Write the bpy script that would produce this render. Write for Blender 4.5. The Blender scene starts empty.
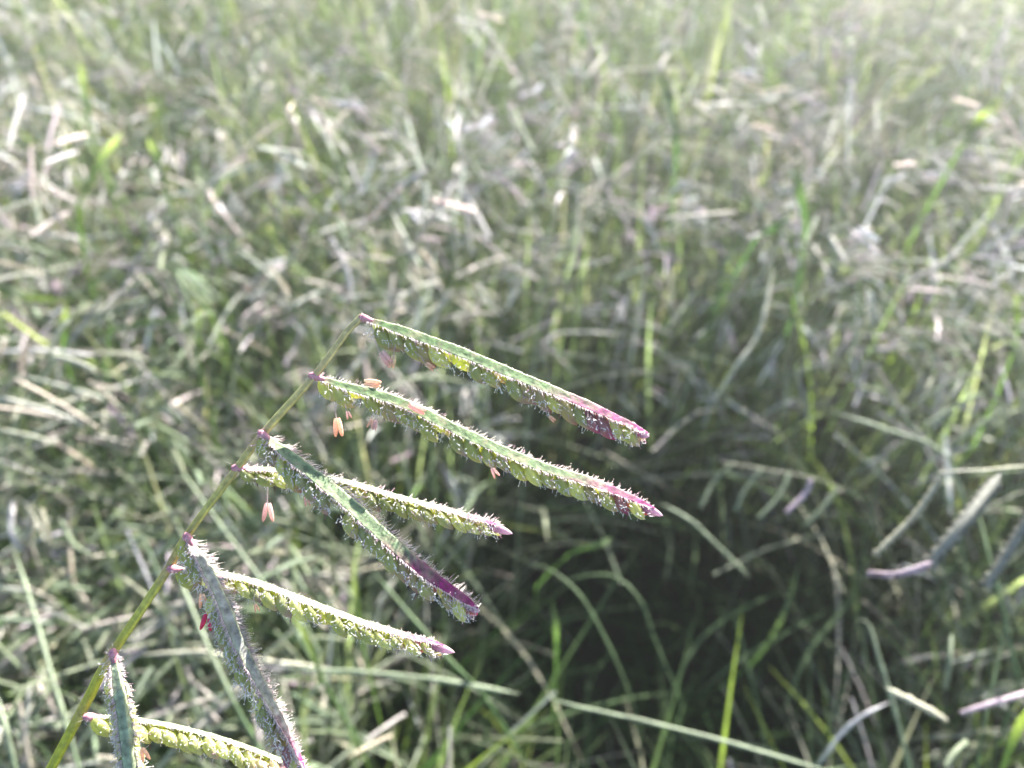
import bpy, math, random
import numpy as np
from mathutils import Vector, Matrix

random.seed(7)
rng = np.random.default_rng(11)
scene = bpy.context.scene
C = scene.collection
R = math.radians

# ---------------------------------------------------------------- camera
CAM_H, PITCH, FPX, FOCUS = 0.70, R(45), 776.0, 0.152
cam_d = bpy.data.cameras.new('camera')
cam = bpy.data.objects.new('camera', cam_d)
C.objects.link(cam)
cam.location = (0, 0, CAM_H)
cam.rotation_euler = (R(90) - PITCH, 0, 0)
cam_d.sensor_width = 36
cam_d.lens = FPX / 1024 * 36
cam_d.clip_start, cam_d.clip_end = 0.005, 500
cam_d.dof.use_dof = True
cam_d.dof.focus_distance = FOCUS
cam_d.dof.aperture_fstop = 11.0
scene.camera = cam

# ---------------------------------------------------------------- sky, sun, exposure
SUN_EL, SUN_AZ = R(24), R(32)          # azimuth measured from +Y towards +X
world = bpy.data.worlds.new('World')
scene.world = world
world.use_nodes = True
wn = world.node_tree
bg = wn.nodes['Background']
sky = wn.nodes.new('ShaderNodeTexSky')
sky.sky_type = 'NISHITA'
sky.sun_disc = False
sky.sun_elevation, sky.sun_rotation = SUN_EL, SUN_AZ
wn.links.new(sky.outputs[0], bg.inputs[0])
bg.inputs[1].default_value = 0.07
sun_d = bpy.data.lights.new('sun', 'SUN')
sun_d.energy, sun_d.angle, sun_d.color = 5.0, R(0.5), (1.0, 0.96, 0.92)
sun = bpy.data.objects.new('sun', sun_d)
C.objects.link(sun)
sdir = Vector((math.sin(SUN_AZ) * math.cos(SUN_EL), math.cos(SUN_AZ) * math.cos(SUN_EL), math.sin(SUN_EL)))
sun.rotation_euler = sdir.to_track_quat('Z', 'Y').to_euler()
vs = scene.view_settings
vs.view_transform, vs.look, vs.gamma, vs.exposure = 'Standard', 'None', 1.0, 2.65
vs.use_curve_mapping = False
scene.cycles.use_denoising = True
scene.cycles.max_bounces = 8
scene.cycles.transmission_bounces = 6
scene.cycles.sample_clamp_indirect = 8

# ---------------------------------------------------------------- picture <-> place
CAMP = np.array([0, 0, CAM_H])
FW = np.array([0, math.cos(PITCH), -math.sin(PITCH)])
UP = np.array([0, math.sin(PITCH), math.cos(PITCH)])
RT = np.array([1.0, 0, 0])
MM = 0.001
def ray(px, py): return FW + (px - 512) / FPX * RT + (384 - py) / FPX * UP
def at(px, py, d): return CAMP + d * ray(px, py)
def at_z(px, py, z):
    r = ray(px, py)
    return CAMP + (z - CAM_H) / r[2] * r
def project(P):
    v = np.asarray(P) - CAMP
    d = v @ FW
    return 512 + FPX * (v @ RT) / d, 384 - FPX * (v @ UP) / d, d
def lerp(a, b, f): return a + (b - a) * f
def unit(v): return v / np.maximum(np.linalg.norm(v, axis=-1, keepdims=True), 1e-12)

# ---------------------------------------------------------------- materials
def plant_mat(name, rough=0.5, trans=0.3, noise_scale=400.0, noise_amt=0.35, bump=0.0, spec=0.5, tint=(1.0, 1.0, 1.0), spots=0.0):
    m = bpy.data.materials.new(name)
    m.use_nodes = True
    nt = m.node_tree
    p = nt.nodes['Principled BSDF']
    out = nt.nodes['Material Output']
    a = nt.nodes.new('ShaderNodeAttribute'); a.attribute_name = 'Col'
    tc = nt.nodes.new('ShaderNodeTexCoord')
    n = nt.nodes.new('ShaderNodeTexNoise')
    n.inputs['Scale'].default_value = noise_scale
    n.inputs['Detail'].default_value = 4
    nt.links.new(tc.outputs['Object'], n.inputs['Vector'])
    mr = nt.nodes.new('ShaderNodeMapRange')
    mr.inputs[1].default_value, mr.inputs[2].default_value = 0.25, 0.75
    mr.inputs[3].default_value, mr.inputs[4].default_value = 1 - noise_amt, 1 + noise_amt
    nt.links.new(n.outputs['Fac'], mr.inputs[0])
    mul = nt.nodes.new('ShaderNodeVectorMath'); mul.operation = 'SCALE'
    nt.links.new(a.outputs['Color'], mul.inputs[0])
    nt.links.new(mr.outputs[0], mul.inputs['Scale'])
    if spots:
        n2 = nt.nodes.new('ShaderNodeTexNoise'); n2.inputs['Scale'].default_value = 420; n2.inputs['Detail'].default_value = 3
        nt.links.new(tc.outputs['Object'], n2.inputs['Vector'])
        m2 = nt.nodes.new('ShaderNodeMapRange'); m2.inputs[1].default_value, m2.inputs[2].default_value = 0.56, 0.70
        m2.inputs[3].default_value, m2.inputs[4].default_value = 0.0, spots
        nt.links.new(n2.outputs['Fac'], m2.inputs[0])
        mxc = nt.nodes.new('ShaderNodeMix'); mxc.data_type = 'RGBA'
        mxc.inputs[7].default_value = (0.30, 0.26, 0.16, 1)
        nt.links.new(m2.outputs[0], mxc.inputs[0]); nt.links.new(mul.outputs[0], mxc.inputs[6])
        mul = mxc
    col_out = mul.outputs[2] if spots else mul.outputs[0]
    nt.links.new(col_out, p.inputs['Base Color'])
    p.inputs['Roughness'].default_value = rough
    p.inputs['Specular IOR Level'].default_value = spec
    if bump:
        b = nt.nodes.new('ShaderNodeBump')
        b.inputs['Strength'].default_value = bump
        b.inputs['Distance'].default_value = 0.0003
        nt.links.new(n.outputs['Fac'], b.inputs['Height'])
        nt.links.new(b.outputs[0], p.inputs['Normal'])
    if trans:
        t = nt.nodes.new('ShaderNodeBsdfTranslucent')
        tm = nt.nodes.new('ShaderNodeVectorMath'); tm.operation = 'MULTIPLY'
        tm.inputs[1].default_value = tint
        nt.links.new(col_out, tm.inputs[0])
        nt.links.new(tm.outputs[0], t.inputs['Color'])
        mx = nt.nodes.new('ShaderNodeMixShader')
        mx.inputs[0].default_value = trans
        nt.links.new(p.outputs[0], mx.inputs[1])
        nt.links.new(t.outputs[0], mx.inputs[2])
        nt.links.new(mx.outputs[0], out.inputs['Surface'])
    return m

M_LEAF = plant_mat('grass_leaf', 0.62, 0.45, 60, 0.3, 0, 0.12, (1.12, 1.2, 0.7))
M_STEM = plant_mat('grass_stem', 0.55, 0.2, 120, 0.3, 0, 0.2)
M_HEAD = plant_mat('seed_head', 0.65, 0.42, 500, 0.4, 0, 0.15)
M_CULM = plant_mat('fresh_culm', 0.5, 0.25, 900, 0.3, 0.5, 0.2, spots=0.35)
M_RACHIS = plant_mat('rachis', 0.55, 0.14, 900, 0.5, 0.8, 0.25, spots=0.55)
M_SPIK = plant_mat('spikelet', 0.45, 0.55, 1500, 0.3, 0.3, 0.4, (1.2, 1.25, 0.7))
M_HAIR = plant_mat('hair', 0.35, 0.45, 500, 0.1, 0, 0.5)
M_ANTH = plant_mat('anther', 0.5, 0.6, 2500, 0.25, 0.3, 0.3)

def soil_mat():
    m = bpy.data.materials.new('soil')
    m.use_nodes = True
    nt = m.node_tree
    p = nt.nodes['Principled BSDF']
    tc = nt.nodes.new('ShaderNodeTexCoord')
    n = nt.nodes.new('ShaderNodeTexNoise'); n.inputs['Scale'].default_value = 18; n.inputs['Detail'].default_value = 8
    cr = nt.nodes.new('ShaderNodeValToRGB')
    cr.color_ramp.elements[0].position, cr.color_ramp.elements[0].color = 0.3, (0.018, 0.016, 0.010, 1)
    cr.color_ramp.elements[1].position, cr.color_ramp.elements[1].color = 0.75, (0.055, 0.05, 0.03, 1)
    nt.links.new(tc.outputs['Object'], n.inputs['Vector'])
    nt.links.new(n.outputs['Fac'], cr.inputs[0])
    nt.links.new(cr.outputs[0], p.inputs['Base Color'])
    p.inputs['Roughness'].default_value = 0.95
    b = nt.nodes.new('ShaderNodeBump'); b.inputs['Distance'].default_value = 0.01
    nt.links.new(n.outputs['Fac'], b.inputs['Height']); nt.links.new(b.outputs[0], p.inputs['Normal'])
    return m

# ---------------------------------------------------------------- mesh helper
class MB:
    """collects vertices, faces and vertex colours; build() links them as ONE mesh object"""
    def __init__(s): s.v, s.c, s.q, s.t, s.n = [], [], [], [], 0
    def add(s, v, c, quads=None, tris=None):
        v = np.asarray(v, float).reshape(-1, 3)
        c = np.broadcast_to(np.asarray(c, float), (len(v), 3))
        if quads is not None and len(quads): s.q.append(np.asarray(quads) + s.n)
        if tris is not None and len(tris): s.t.append(np.asarray(tris) + s.n)
        s.v.append(v); s.c.append(c); s.n += len(v)
    def mesh(s, name, mat, origin=(0, 0, 0), smooth=True):
        v = np.concatenate(s.v) - np.asarray(origin, float)
        c = np.concatenate(s.c)
        q = np.concatenate(s.q) if s.q else np.zeros((0, 4), int)
        t = np.concatenate(s.t) if s.t else np.zeros((0, 3), int)
        me = bpy.data.meshes.new(name)
        me.vertices.add(len(v)); me.vertices.foreach_set('co', v.astype(np.float32).ravel())
        nl = q.size + t.size
        me.loops.add(nl)
        me.loops.foreach_set('vertex_index', np.concatenate([q.ravel(), t.ravel()]).astype(np.int32))
        me.polygons.add(len(q) + len(t))
        me.polygons.foreach_set('loop_start', np.concatenate([np.arange(len(q)) * 4, q.size + np.arange(len(t)) * 3]).astype(np.int32))
        me.polygons.foreach_set('use_smooth', np.full(len(q) + len(t), smooth))
        at_ = me.attributes.new('Col', 'FLOAT_COLOR', 'POINT')
        col = np.ones((len(v), 4), np.float32); col[:, :3] = np.clip(c, 0, 1)
        at_.data.foreach_set('color', col.ravel())
        me.materials.append(mat)
        me.update(calc_edges=True); me.validate()
        return me
    def build(s, name, mat, parent=None, origin=(0, 0, 0)):
        o = bpy.data.objects.new(name, s.mesh(name, mat, origin))
        o.location = origin
        C.objects.link(o)
        if parent: o.parent = parent
        return o

def frames(P, ref):
    """P (N,S,3) paths, ref (N,S,3) or (3,) -> tangent, side, normal"""
    T = unit(np.gradient(P, axis=1))
    ref = np.broadcast_to(ref, P.shape)
    side = unit(np.cross(T, ref))
    nrm = np.cross(side, T)
    return T, side, nrm
def grid_quads(N, S, K, closed):
    i = np.arange(S - 1)[:, None]; k = np.arange(K if closed else K - 1)[None, :]
    k2 = (k + 1) % K
    q = np.stack([i * K + k, i * K + k2, (i + 1) * K + k2, (i + 1) * K + k], -1).reshape(-1, 4)
    return (q[None] + (np.arange(N) * S * K)[:, None, None]).reshape(-1, 4)
def tubes(mb, P, ra, col, ref=(0.03, 0.05, 1.0), K=5, flat=1.0):
    """P (N,S,3); ra (N,S) half width; flat = thickness / width; col (N,3) or (N,S,3)"""
    N, S, _ = P.shape
    T, sd, nm = frames(P, np.asarray(ref, float))
    a = np.arange(K) * 2 * math.pi / K
    V = P[:, :, None] + ra[:, :, None, None] * (np.cos(a)[:, None] * sd[:, :, None] + flat * np.sin(a)[:, None] * nm[:, :, None])
    if col.ndim == 2: col = np.repeat(col[:, None], S, 1)
    cc = np.repeat(col[:, :, None], K, 2)
    mb.add(V, cc.reshape(-1, 3), grid_quads(N, S, K, True))
def ribbons(mb, P, w, col, ref=(0.03, 0.05, 1.0), fold=0.35):
    """leaf blades: V-folded strips with a midrib"""
    N, S, _ = P.shape
    T, sd, nm = frames(P, np.asarray(ref, float) if not isinstance(ref, np.ndarray) else ref)
    k = np.array([-1.0, 0, 1.0]); h = np.array([fold, 0, fold])
    V = P[:, :, None] + 0.5 * w[:, :, None, None] * (k[:, None] * sd[:, :, None] + h[:, None] * nm[:, :, None])
    if col.ndim == 2: col = np.repeat(col[:, None], S, 1)
    cc = np.repeat(col[:, :, None], 3, 2).copy()
    cc[:, :, 1] *= 1.15
    mb.add(V, cc.reshape(-1, 3), grid_quads(N, S, 3, False))
def paths(base, az, L, e0, e1, S=8, drift=0.3, powr=1.3):
    """arching growth paths: elevation goes from e0 to e1 along the length"""
    N = len(L)
    t = np.linspace(0, 1, S)
    el = e0[:, None] + (e1 - e0)[:, None] * t[None] ** powr
    azz = az[:, None] + drift * rng.standard_normal((N, 1)) * t[None]
    d = np.stack([np.cos(el) * np.cos(azz), np.cos(el) * np.sin(azz), np.sin(el)], -1)
    step = L[:, None, None] / (S - 1) * d
    P = np.concatenate([np.zeros((N, 1, 3)), np.cumsum(step[:, :-1], 1)], 1)
    return P + base[:, None]
def spline(pts, n):
    """Catmull-Rom through pts (M,D) -> (n,D), even in arc length"""
    p = np.asarray(pts, float)
    p = np.vstack([2 * p[0] - p[1], p, 2 * p[-1] - p[-2]])
    out = []
    for i in range(1, len(p) - 2):
        t = np.linspace(0, 1, 24, endpoint=False)[:, None]
        a, b, c, d = p[i - 1], p[i], p[i + 1], p[i + 2]
        out.append(0.5 * (2 * b + (c - a) * t + (2 * a - 5 * b + 4 * c - d) * t ** 2 + (3 * b - a - 3 * c + d) * t ** 3))
    out = np.vstack(out + [p[-2][None]])
    s = np.concatenate([[0], np.cumsum(np.linalg.norm(np.diff(out[:, :3], axis=0), axis=1))])
    u = np.linspace(0, s[-1], n)
    return np.stack([np.interp(u, s, out[:, k]) for k in range(out.shape[1])], -1)

def tag(o, label=None, cat=None, group=None, kind=None):
    if label: o['label'] = label
    if cat: o['category'] = cat
    if group: o['group'] = group
    if kind: o['kind'] = kind
    return o
def empty(name, loc=(0, 0, 0)):
    o = bpy.data.objects.new(name, None)
    o.empty_display_size = 0.02
    o.location = loc
    C.objects.link(o)
    return o

# ---------------------------------------------------------------- ground
def ground():
    n = 90
    u = np.linspace(-1, 1, n)
    s = np.sign(u) * np.abs(u) ** 3 * 120
    X, Y = np.meshgrid(s, s + 0.5, indexing='ij')
    Z = 0.008 * np.sin(X * 9) * np.cos(Y * 7)
    mb = MB()
    mb.add(np.stack([X, Y, Z], -1), (0.5, 0.5, 0.5), grid_quads(1, n, n, False))
    tag(mb.build('ground', soil_mat()), kind='structure')
ground()

# ---------------------------------------------------------------- scattering volume added to imitate the veil of lens flare
def haze():
    m = bpy.data.materials.new('haze')
    m.use_nodes = True
    nt = m.node_tree
    nt.nodes.remove(nt.nodes['Principled BSDF'])
    v = nt.nodes.new('ShaderNodeVolumePrincipled')
    v.inputs['Color'].default_value = (0.95, 0.96, 0.98, 1)
    v.inputs['Density'].default_value = 0.10
    v.inputs['Anisotropy'].default_value = 0.85
    nt.links.new(v.outputs[0], nt.nodes['Material Output'].inputs['Volume'])
    mb = MB()
    x0, x1, z0, z1 = -125, 125, -1.0, 0.78
    c = np.array([(x, y, z) for z in (z0, z1) for y in (x0, x1) for x in (x0, x1)])
    mb.add(c, (1, 1, 1), [(0, 2, 3, 1), (4, 5, 7, 6), (0, 1, 5, 4), (2, 6, 7, 3), (0, 4, 6, 2), (1, 3, 7, 5)])
    o = bpy.data.objects.new('haze', mb.mesh('haze', m, smooth=False))
    C.objects.link(o)
    tag(o, kind='stuff', label='added thin volume imitating a veil of lens flare over the grass')
haze()

# ---------------------------------------------------------------- the sward behind
COL = {k: np.array(v) for k, v in dict(
    sage=(0.115, 0.165, 0.075), grey=(0.24, 0.28, 0.18), lime=(0.25, 0.315, 0.075), dark=(0.045, 0.095, 0.03),
    dry=(0.52, 0.48, 0.41), silver=(0.72, 0.68, 0.655), mauve=(0.56, 0.46, 0.50), straw=(0.48, 0.46, 0.34), mid=(0.12, 0.18, 0.065), lilac=(0.30, 0.30, 0.25)).items()}
def pick(n, names, probs):
    idx = rng.choice(len(names), n, p=np.array(probs) / sum(probs))
    base = np.stack([COL[k] for k in names])[idx]
    return base * rng.uniform(0.75, 1.25, (n, 1)) * rng.uniform(0.93, 1.07, (n, 3))
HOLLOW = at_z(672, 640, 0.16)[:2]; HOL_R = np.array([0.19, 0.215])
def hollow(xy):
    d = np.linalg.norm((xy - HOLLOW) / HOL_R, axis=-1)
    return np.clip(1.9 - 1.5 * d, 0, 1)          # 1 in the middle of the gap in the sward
def scatter(n, near=0.0):
    """roots: densest in the part of the field that is seen, thinning outwards"""
    out = []
    while sum(map(len, out)) < n:
        y = -0.15 + 3.3 * rng.random(n) ** 1.25
        x = rng.uniform(-1, 1, n) * (0.55 + 0.78 * np.maximum(y, 0))
        out.append(np.stack([x, y], -1))
    return np.concatenate(out)[:n]
def top_limit(xy):
    """how high the sward stands: low under the camera, flattened in the gap"""
    lim = 0.30 + 0.10 * np.clip((xy[:, 1] - 0.25) / 0.8, 0, 1)
    return lim * (1 - 0.72 * hollow(xy))
def field():
    # leaf blades
    n = 19000
    xy = scatter(n)
    keep = rng.random(n) > 0.97 * hollow(xy)
    xy = xy[keep]; n = len(xy)
    L = rng.uniform(0.55, 1.15, n) * top_limit(xy) * 1.1
    P = paths(np.c_[xy, np.zeros(n)], rng.uniform(0, 2 * math.pi, n), L, (el0 := rng.uniform(R(52), R(88), n)), el0 - rng.uniform(0, 1, n) ** 2 * R(105), 9, 0.3)
    t = np.linspace(0, 1, 9)
    w = rng.uniform(0.0022, 0.0050, n)[:, None] * (np.minimum(1, 0.55 + 1.2 * t) * np.clip(1.0 - t ** 3, 0.03, 1))[None]
    mb = MB()
    ribbons(mb, P, w, pick(n, ['sage', 'grey', 'lime', 'dark', 'mid', 'straw'], [30, 32, 9, 6, 17, 8]))
    tag(mb.build('leaf_blades', M_LEAF), 'dense blurred mass of green and grey green grass blades filling the background', 'grass', kind='stuff')
    # upright and leaning culms
    n = 8000
    xy = scatter(n)
    keep = rng.random(n) > 0.92 * hollow(xy)
    xy = xy[keep]; n = len(xy)
    L = rng.uniform(0.7, 1.2, n) * top_limit(xy)
    P = paths(np.c_[xy, np.zeros(n)], rng.uniform(0, 2 * math.pi, n), L, (el0 := rng.uniform(R(42), R(88), n)), el0 - rng.uniform(0, 1, n) ** 2 * R(70), 8, 0.2)
    ra = rng.uniform(0.0005, 0.0011, n)[:, None] * np.linspace(1.1, 0.55, 8)[None]
    mb = MB()
    tubes(mb, P, ra, pick(n, ['grey', 'straw', 'dry', 'silver', 'sage'], [34, 14, 10, 18, 24]), K=5)
    # lodged stalks lying across the others
    n = 3000
    xy = scatter(n)
    keep = rng.random(n) > 0.93 * hollow(xy)
    xy = xy[keep]; n = len(xy)
    z = top_limit(xy) * rng.uniform(0.25, 0.92, n)
    P = paths(np.c_[xy, z], rng.uniform(0, 2 * math.pi, n), rng.uniform(0.06, 0.26, n), (el0 := rng.uniform(R(-35), R(45), n)), el0 - rng.uniform(0, R(28), n), 7, 0.15)
    ok = (hollow(P[:, :, :2].reshape(-1, 2)).reshape(n, -1) * (P[:, :, 2] > 0.12)).max(1) < 0.3
    P, xy = P[ok], xy[ok]; n = len(P)
    ra = rng.uniform(0.0005, 0.0013, n)[:, None] * np.linspace(1.1, 0.5, 7)[None]
    c = pick(n, ['grey', 'straw', 'dry', 'silver', 'mauve'], [40, 16, 14, 24, 4])
    c2 = pick(n, ['grey', 'sage', 'straw', 'dark'], [50, 30, 10, 10])
    c = np.where(((xy[:, 1] < 0.42) & (rng.random(n) < 0.85))[:, None], c2, c)
    tubes(mb, P, ra, c, K=5, flat=0.6)
    # withered leaf ends catching the sun on top of the sward
    n = 3300
    xy = scatter(n)
    xy = xy[(xy[:, 1] > 0.36) & (rng.random(n) > hollow(xy))]; n = len(xy)
    z = top_limit(xy) * rng.uniform(0.72, 1.06, n)
    up = rng.random(n) < 0.6
    e = np.where(up, rng.uniform(R(35), R(85), n), rng.uniform(R(-30), R(30), n))
    P = paths(np.c_[xy, z - 0.02], rng.uniform(0, 2 * math.pi, n), rng.uniform(0.035, 0.10, n), e, e - rng.uniform(0, R(25), n), 6, 0.1)
    w = rng.uniform(0.0018, 0.0040, n)[:, None] * np.array([0.55, 0.95, 1, 0.9, 0.6, 0.08])[None]
    ribbons(mb, P, w, pick(n, ['silver', 'dry', 'grey', 'straw', 'lime', 'mauve'], [36, 14, 16, 12, 24, 3]) * 0.85, fold=0.5)
    tag(mb.build('grass_stalks', M_STEM), 'tangle of thin pale grass stalks standing and lying through the background', 'grass', kind='stuff')
    # short under-growth, also on the floor of the gap
    n = 9000
    xy = scatter(n)
    m2 = 700
    xy = np.vstack([xy, HOLLOW + rng.uniform(-1.2, 1.2, (m2, 2)) * HOL_R]); n = len(xy)
    L = rng.uniform(0.06, 0.17, n)
    P = paths(np.c_[xy, np.zeros(n)], rng.uniform(0, 2 * math.pi, n), L, rng.uniform(R(30), R(85), n), rng.uniform(R(-50), R(40), n), 6, 0.5)
    t = np.linspace(0, 1, 6)
    w = rng.uniform(0.002, 0.0045, n)[:, None] * np.clip(1.0 - t ** 3, 0.03, 1)[None]
    mb = MB()
    c = pick(n, ['sage', 'dark', 'mid', 'grey'], [30, 30, 25, 15])
    c = np.where((hollow(xy) > 0.25)[:, None], pick(n, ['dark', 'sage'], [85, 15]) * 0.8, c)  # deep shade of the gap put into darker blade colours
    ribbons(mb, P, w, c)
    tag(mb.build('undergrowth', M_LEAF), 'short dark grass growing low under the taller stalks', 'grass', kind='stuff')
field()

# ---------------------------------------------------------------- seed heads of the sward
def raceme_paths(axis, side_dir, n, L0, droop, start=0.15):
    """n racemes hanging one-sided from an axis path (S,3)"""
    S = 9; jit = 0.01
    ts = np.clip(np.linspace(start, 1.0, n) + rng.normal(0, 0.06, n), 0, 1)
    idx = ts * (len(axis) - 1)
    base = np.stack([np.interp(idx, np.arange(len(axis)), axis[:, k]) for k in range(3)], -1)
    tan = unit(np.gradient(axis, axis=0))
    tb = np.stack([np.interp(idx, np.arange(len(axis)), tan[:, k]) for k in range(3)], -1)
    out = []
    for i in range(n):
        sgn = rng.choice([1.0, 0.5, -0.35])
        d = unit(tb[i] * rng.uniform(0.4, 1.2) + side_dir * sgn * rng.uniform(0.4, 1.1) + rng.normal(0, 0.22, 3))
        L = L0 * (1.05 - 0.45 * i / n) * rng.uniform(0.5, 1.2)
        p = [base[i]]
        for k in range(S - 1):
            d = unit(d + np.array([0, 0, -droop / S]) + rng.normal(0, jit, 3))
            p.append(p[-1] + d * L / (S - 1))
        out.append(p)
    return np.array(out)
RW = np.interp(np.linspace(0, 1, 9), [0, 0.12, 0.85, 1], [0.3, 1, 0.95, 0.2])
def racemes_into(mb, P, width, col, sp=1.0):
    """background racemes: a flattened rachis with a saw of spikelets beneath it"""
    N = len(P)
    ra = width * RW[None] * np.ones((N, 1))
    tubes(mb, P, ra * 0.62, col, K=6, flat=0.4)
    # spikelets
    n = 11
    ts = np.linspace(0.08, 0.95, n)
    for s in (-1, 1):
        T, sd, nm = frames(P, np.array([0.03, 0.05, 1.0]))
        idx = ts * 8
        i0 = np.minimum(idx.astype(int), 7); f = (idx - i0)[None, :, None]
        B = P[:, i0] * (1 - f) + P[:, i0 + 1] * f
        t_, s_, n_ = T[:, i0], sd[:, i0], nm[:, i0]
        d = unit(t_ * 0.9 + s * s_ * 0.45 - n_ * 0.25)
        B = B + s * s_ * width * 0.35 * sp - n_ * width * 0.5 * sp
        L = width * 1.9
        q = np.linspace(-0.5, 0.5, 4)
        Q = (B[:, :, None] + d[:, :, None] * L * q[None, None, :, None]).reshape(-1, 4, 3)
        rr = np.broadcast_to(width * 0.45 * sp * np.array([0.45, 1, 0.8, 0.12]), (len(Q), 4))
        c2 = np.repeat(col[:, None] * rng.uniform(0.7, 1.2, (N, n, 1)) * (rng.uniform(0.6, 1.2, (N, n, 1)) if sp > 1 else 1), 1, 1).reshape(-1, 3)
        tubes(mb, Q, rr, c2, K=4)
def head_geometry(height, lean, arch, nr, L0, az=0.0, width=0.0015, names=('silver', 'dry', 'mauve', 'grey'), probs=(40, 30, 12, 20), droop=0.9):
    """a culm from the ground that arches over and carries one-sided racemes; returns stem path, axis path, raceme paths"""
    S = 26
    t = np.linspace(0, 1, S)
    el = R(lean) + (R(arch) - R(lean)) * np.clip((t - 0.35) / 0.65, 0, 1) ** 1.6
    d = np.stack([np.cos(el) * math.cos(az), np.cos(el) * math.sin(az), np.sin(el)], -1)
    P = np.concatenate([np.zeros((1, 3)), np.cumsum(d[:-1], 0)])
    P *= height / P[:, 2].max()
    k = int(S * 0.78)
    ax = P[k:]
    side = unit(np.array([math.cos(az) * 0.5 + rng.normal(0, .3), math.sin(az) * 0.5 + rng.normal(0, .3), -0.6]))
    rac = raceme_paths(ax, side, nr, L0, droop)
    return P, ax, rac
def stem_into(mb, P, r0, r1, col):
    tubes(mb, P[None], np.linspace(r0, r1, len(P))[None], np.asarray(col)[None], K=6)

PROTO = []
def prototypes():
    for i in range(14):
        mb = MB()
        lean = rng.uniform(68, 86); arch = rng.uniform(-35, 45)
        P, ax, rac = head_geometry(0.36, lean, arch, rng.integers(4, 9), rng.uniform(0.034, 0.055), width=0.0015, droop=rng.uniform(0.1, 0.7))
        tone = ['silver', 'silver', 'dry', 'grey', 'mauve', 'silver', 'dry'][i % 7]
        col = pick(len(rac), [tone, 'silver' if tone == 'silver' else 'grey'], [70, 30])
        stem_into(mb, P, 0.0011, 0.0005, pick(1, ['grey', 'sage'], [50, 50])[0])
        racemes_into(mb, rac, rng.uniform(0.0012, 0.0018), col)
        PROTO.append((mb.mesh('grass_seedhead', M_HEAD), tone, ax.mean(0), rac))
prototypes()

TONE = dict(silver='silvery', dry='straw brown', grey='grey green', mauve='mauve tinged')
def zone(px, py):
    col = 'left' if px < 300 else ('middle' if px < 700 else 'right')
    if py < 110: row = 'along the top edge of the photo'
    elif py < 240: row = 'well above the sharp racemes'
    elif py < 400: row = 'level with the two highest sharp racemes'
    elif py < 580: row = 'level with the middle sharp racemes'
    else: row = 'near the bottom of the photo'
    return f'{row}, {col} third'
def sow_heads():
    spots = []
    tries = 0
    while len(spots) < 260 and tries < 20000:
        tries += 1
        px, py = random.uniform(-30, 1054), random.uniform(-25, 768) 
        z = random.uniform(0.27, 0.40) if py < 450 else random.uniform(0.22, 0.33)
        p = at_z(px, py, z)
        if p[1] > 2.2: continue
        h = hollow(p[None, :2])[0]
        if random.random() < 1.3 * h: continue
        if py > 480 and 330 < px < 860 and random.random() < 0.75: continue
        if py > 400 and random.random() < 0.45: continue
        spots.append((p, px, py, z))
    for p, px, py, z in spots:
        me, tone, c, rac = random.choice(PROTO if p[1] > 0.42 or random.random() < 0.2 else [q for q in PROTO if q[1] in ('grey', 'dry')])
        s = z / c[2]
        a = random.uniform(0, 2 * math.pi)
        o = bpy.data.objects.new('grass_seedhead', me)
        ca, sa = math.cos(a), math.sin(a)
        o.location = (p[0] - s * (ca * c[0] - sa * c[1]), p[1] - s * (sa * c[0] + ca * c[1]), 0)
        o.rotation_euler = (0, 0, a)
        o.scale = (s, s, s)
        C.objects.link(o)
        lab = f'blurred {TONE[tone]} seed head {zone(px, py)}'
        tag(o, lab, 'seed head', lab.replace('seed head', 'seed heads', 1))
    # the uncountable rest of them, farther off and out to the sides
    mb = MB()
    n = 4800
    xy = scatter(n)
    xy = xy[rng.random(n) > 1.2 * hollow(xy)]
    pd = [(r, np.concatenate(r).mean(0)) for _, _, _, r in PROTO]
    allP, allC = [], []
    for x, y in xy:
        r, c = pd[rng.integers(len(pd))]
        a = rng.uniform(0, 2 * math.pi)
        m = np.array([[math.cos(a), -math.sin(a), 0], [math.sin(a), math.cos(a), 0], [0, 0, 1]])
        z = top_limit(np.array([[x, y]]))[0] * rng.uniform(0.75, 1.0)
        allP.append((r - c) @ m.T + np.array([x, y, z]))
        allC.append(pick(len(r), ['silver', 'dry', 'grey', 'mauve', 'straw'], [46, 12, 26, 5, 12] if y > 0.42 else [6, 8, 66, 4, 16]))
    racemes_into(mb, np.concatenate(allP), 0.0014, np.concatenate(allC))
    tag(mb.build('distant_seedheads', M_HEAD), 'countless pale seed heads hazing the grass all over the background', 'grass', kind='stuff')
sow_heads()

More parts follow.
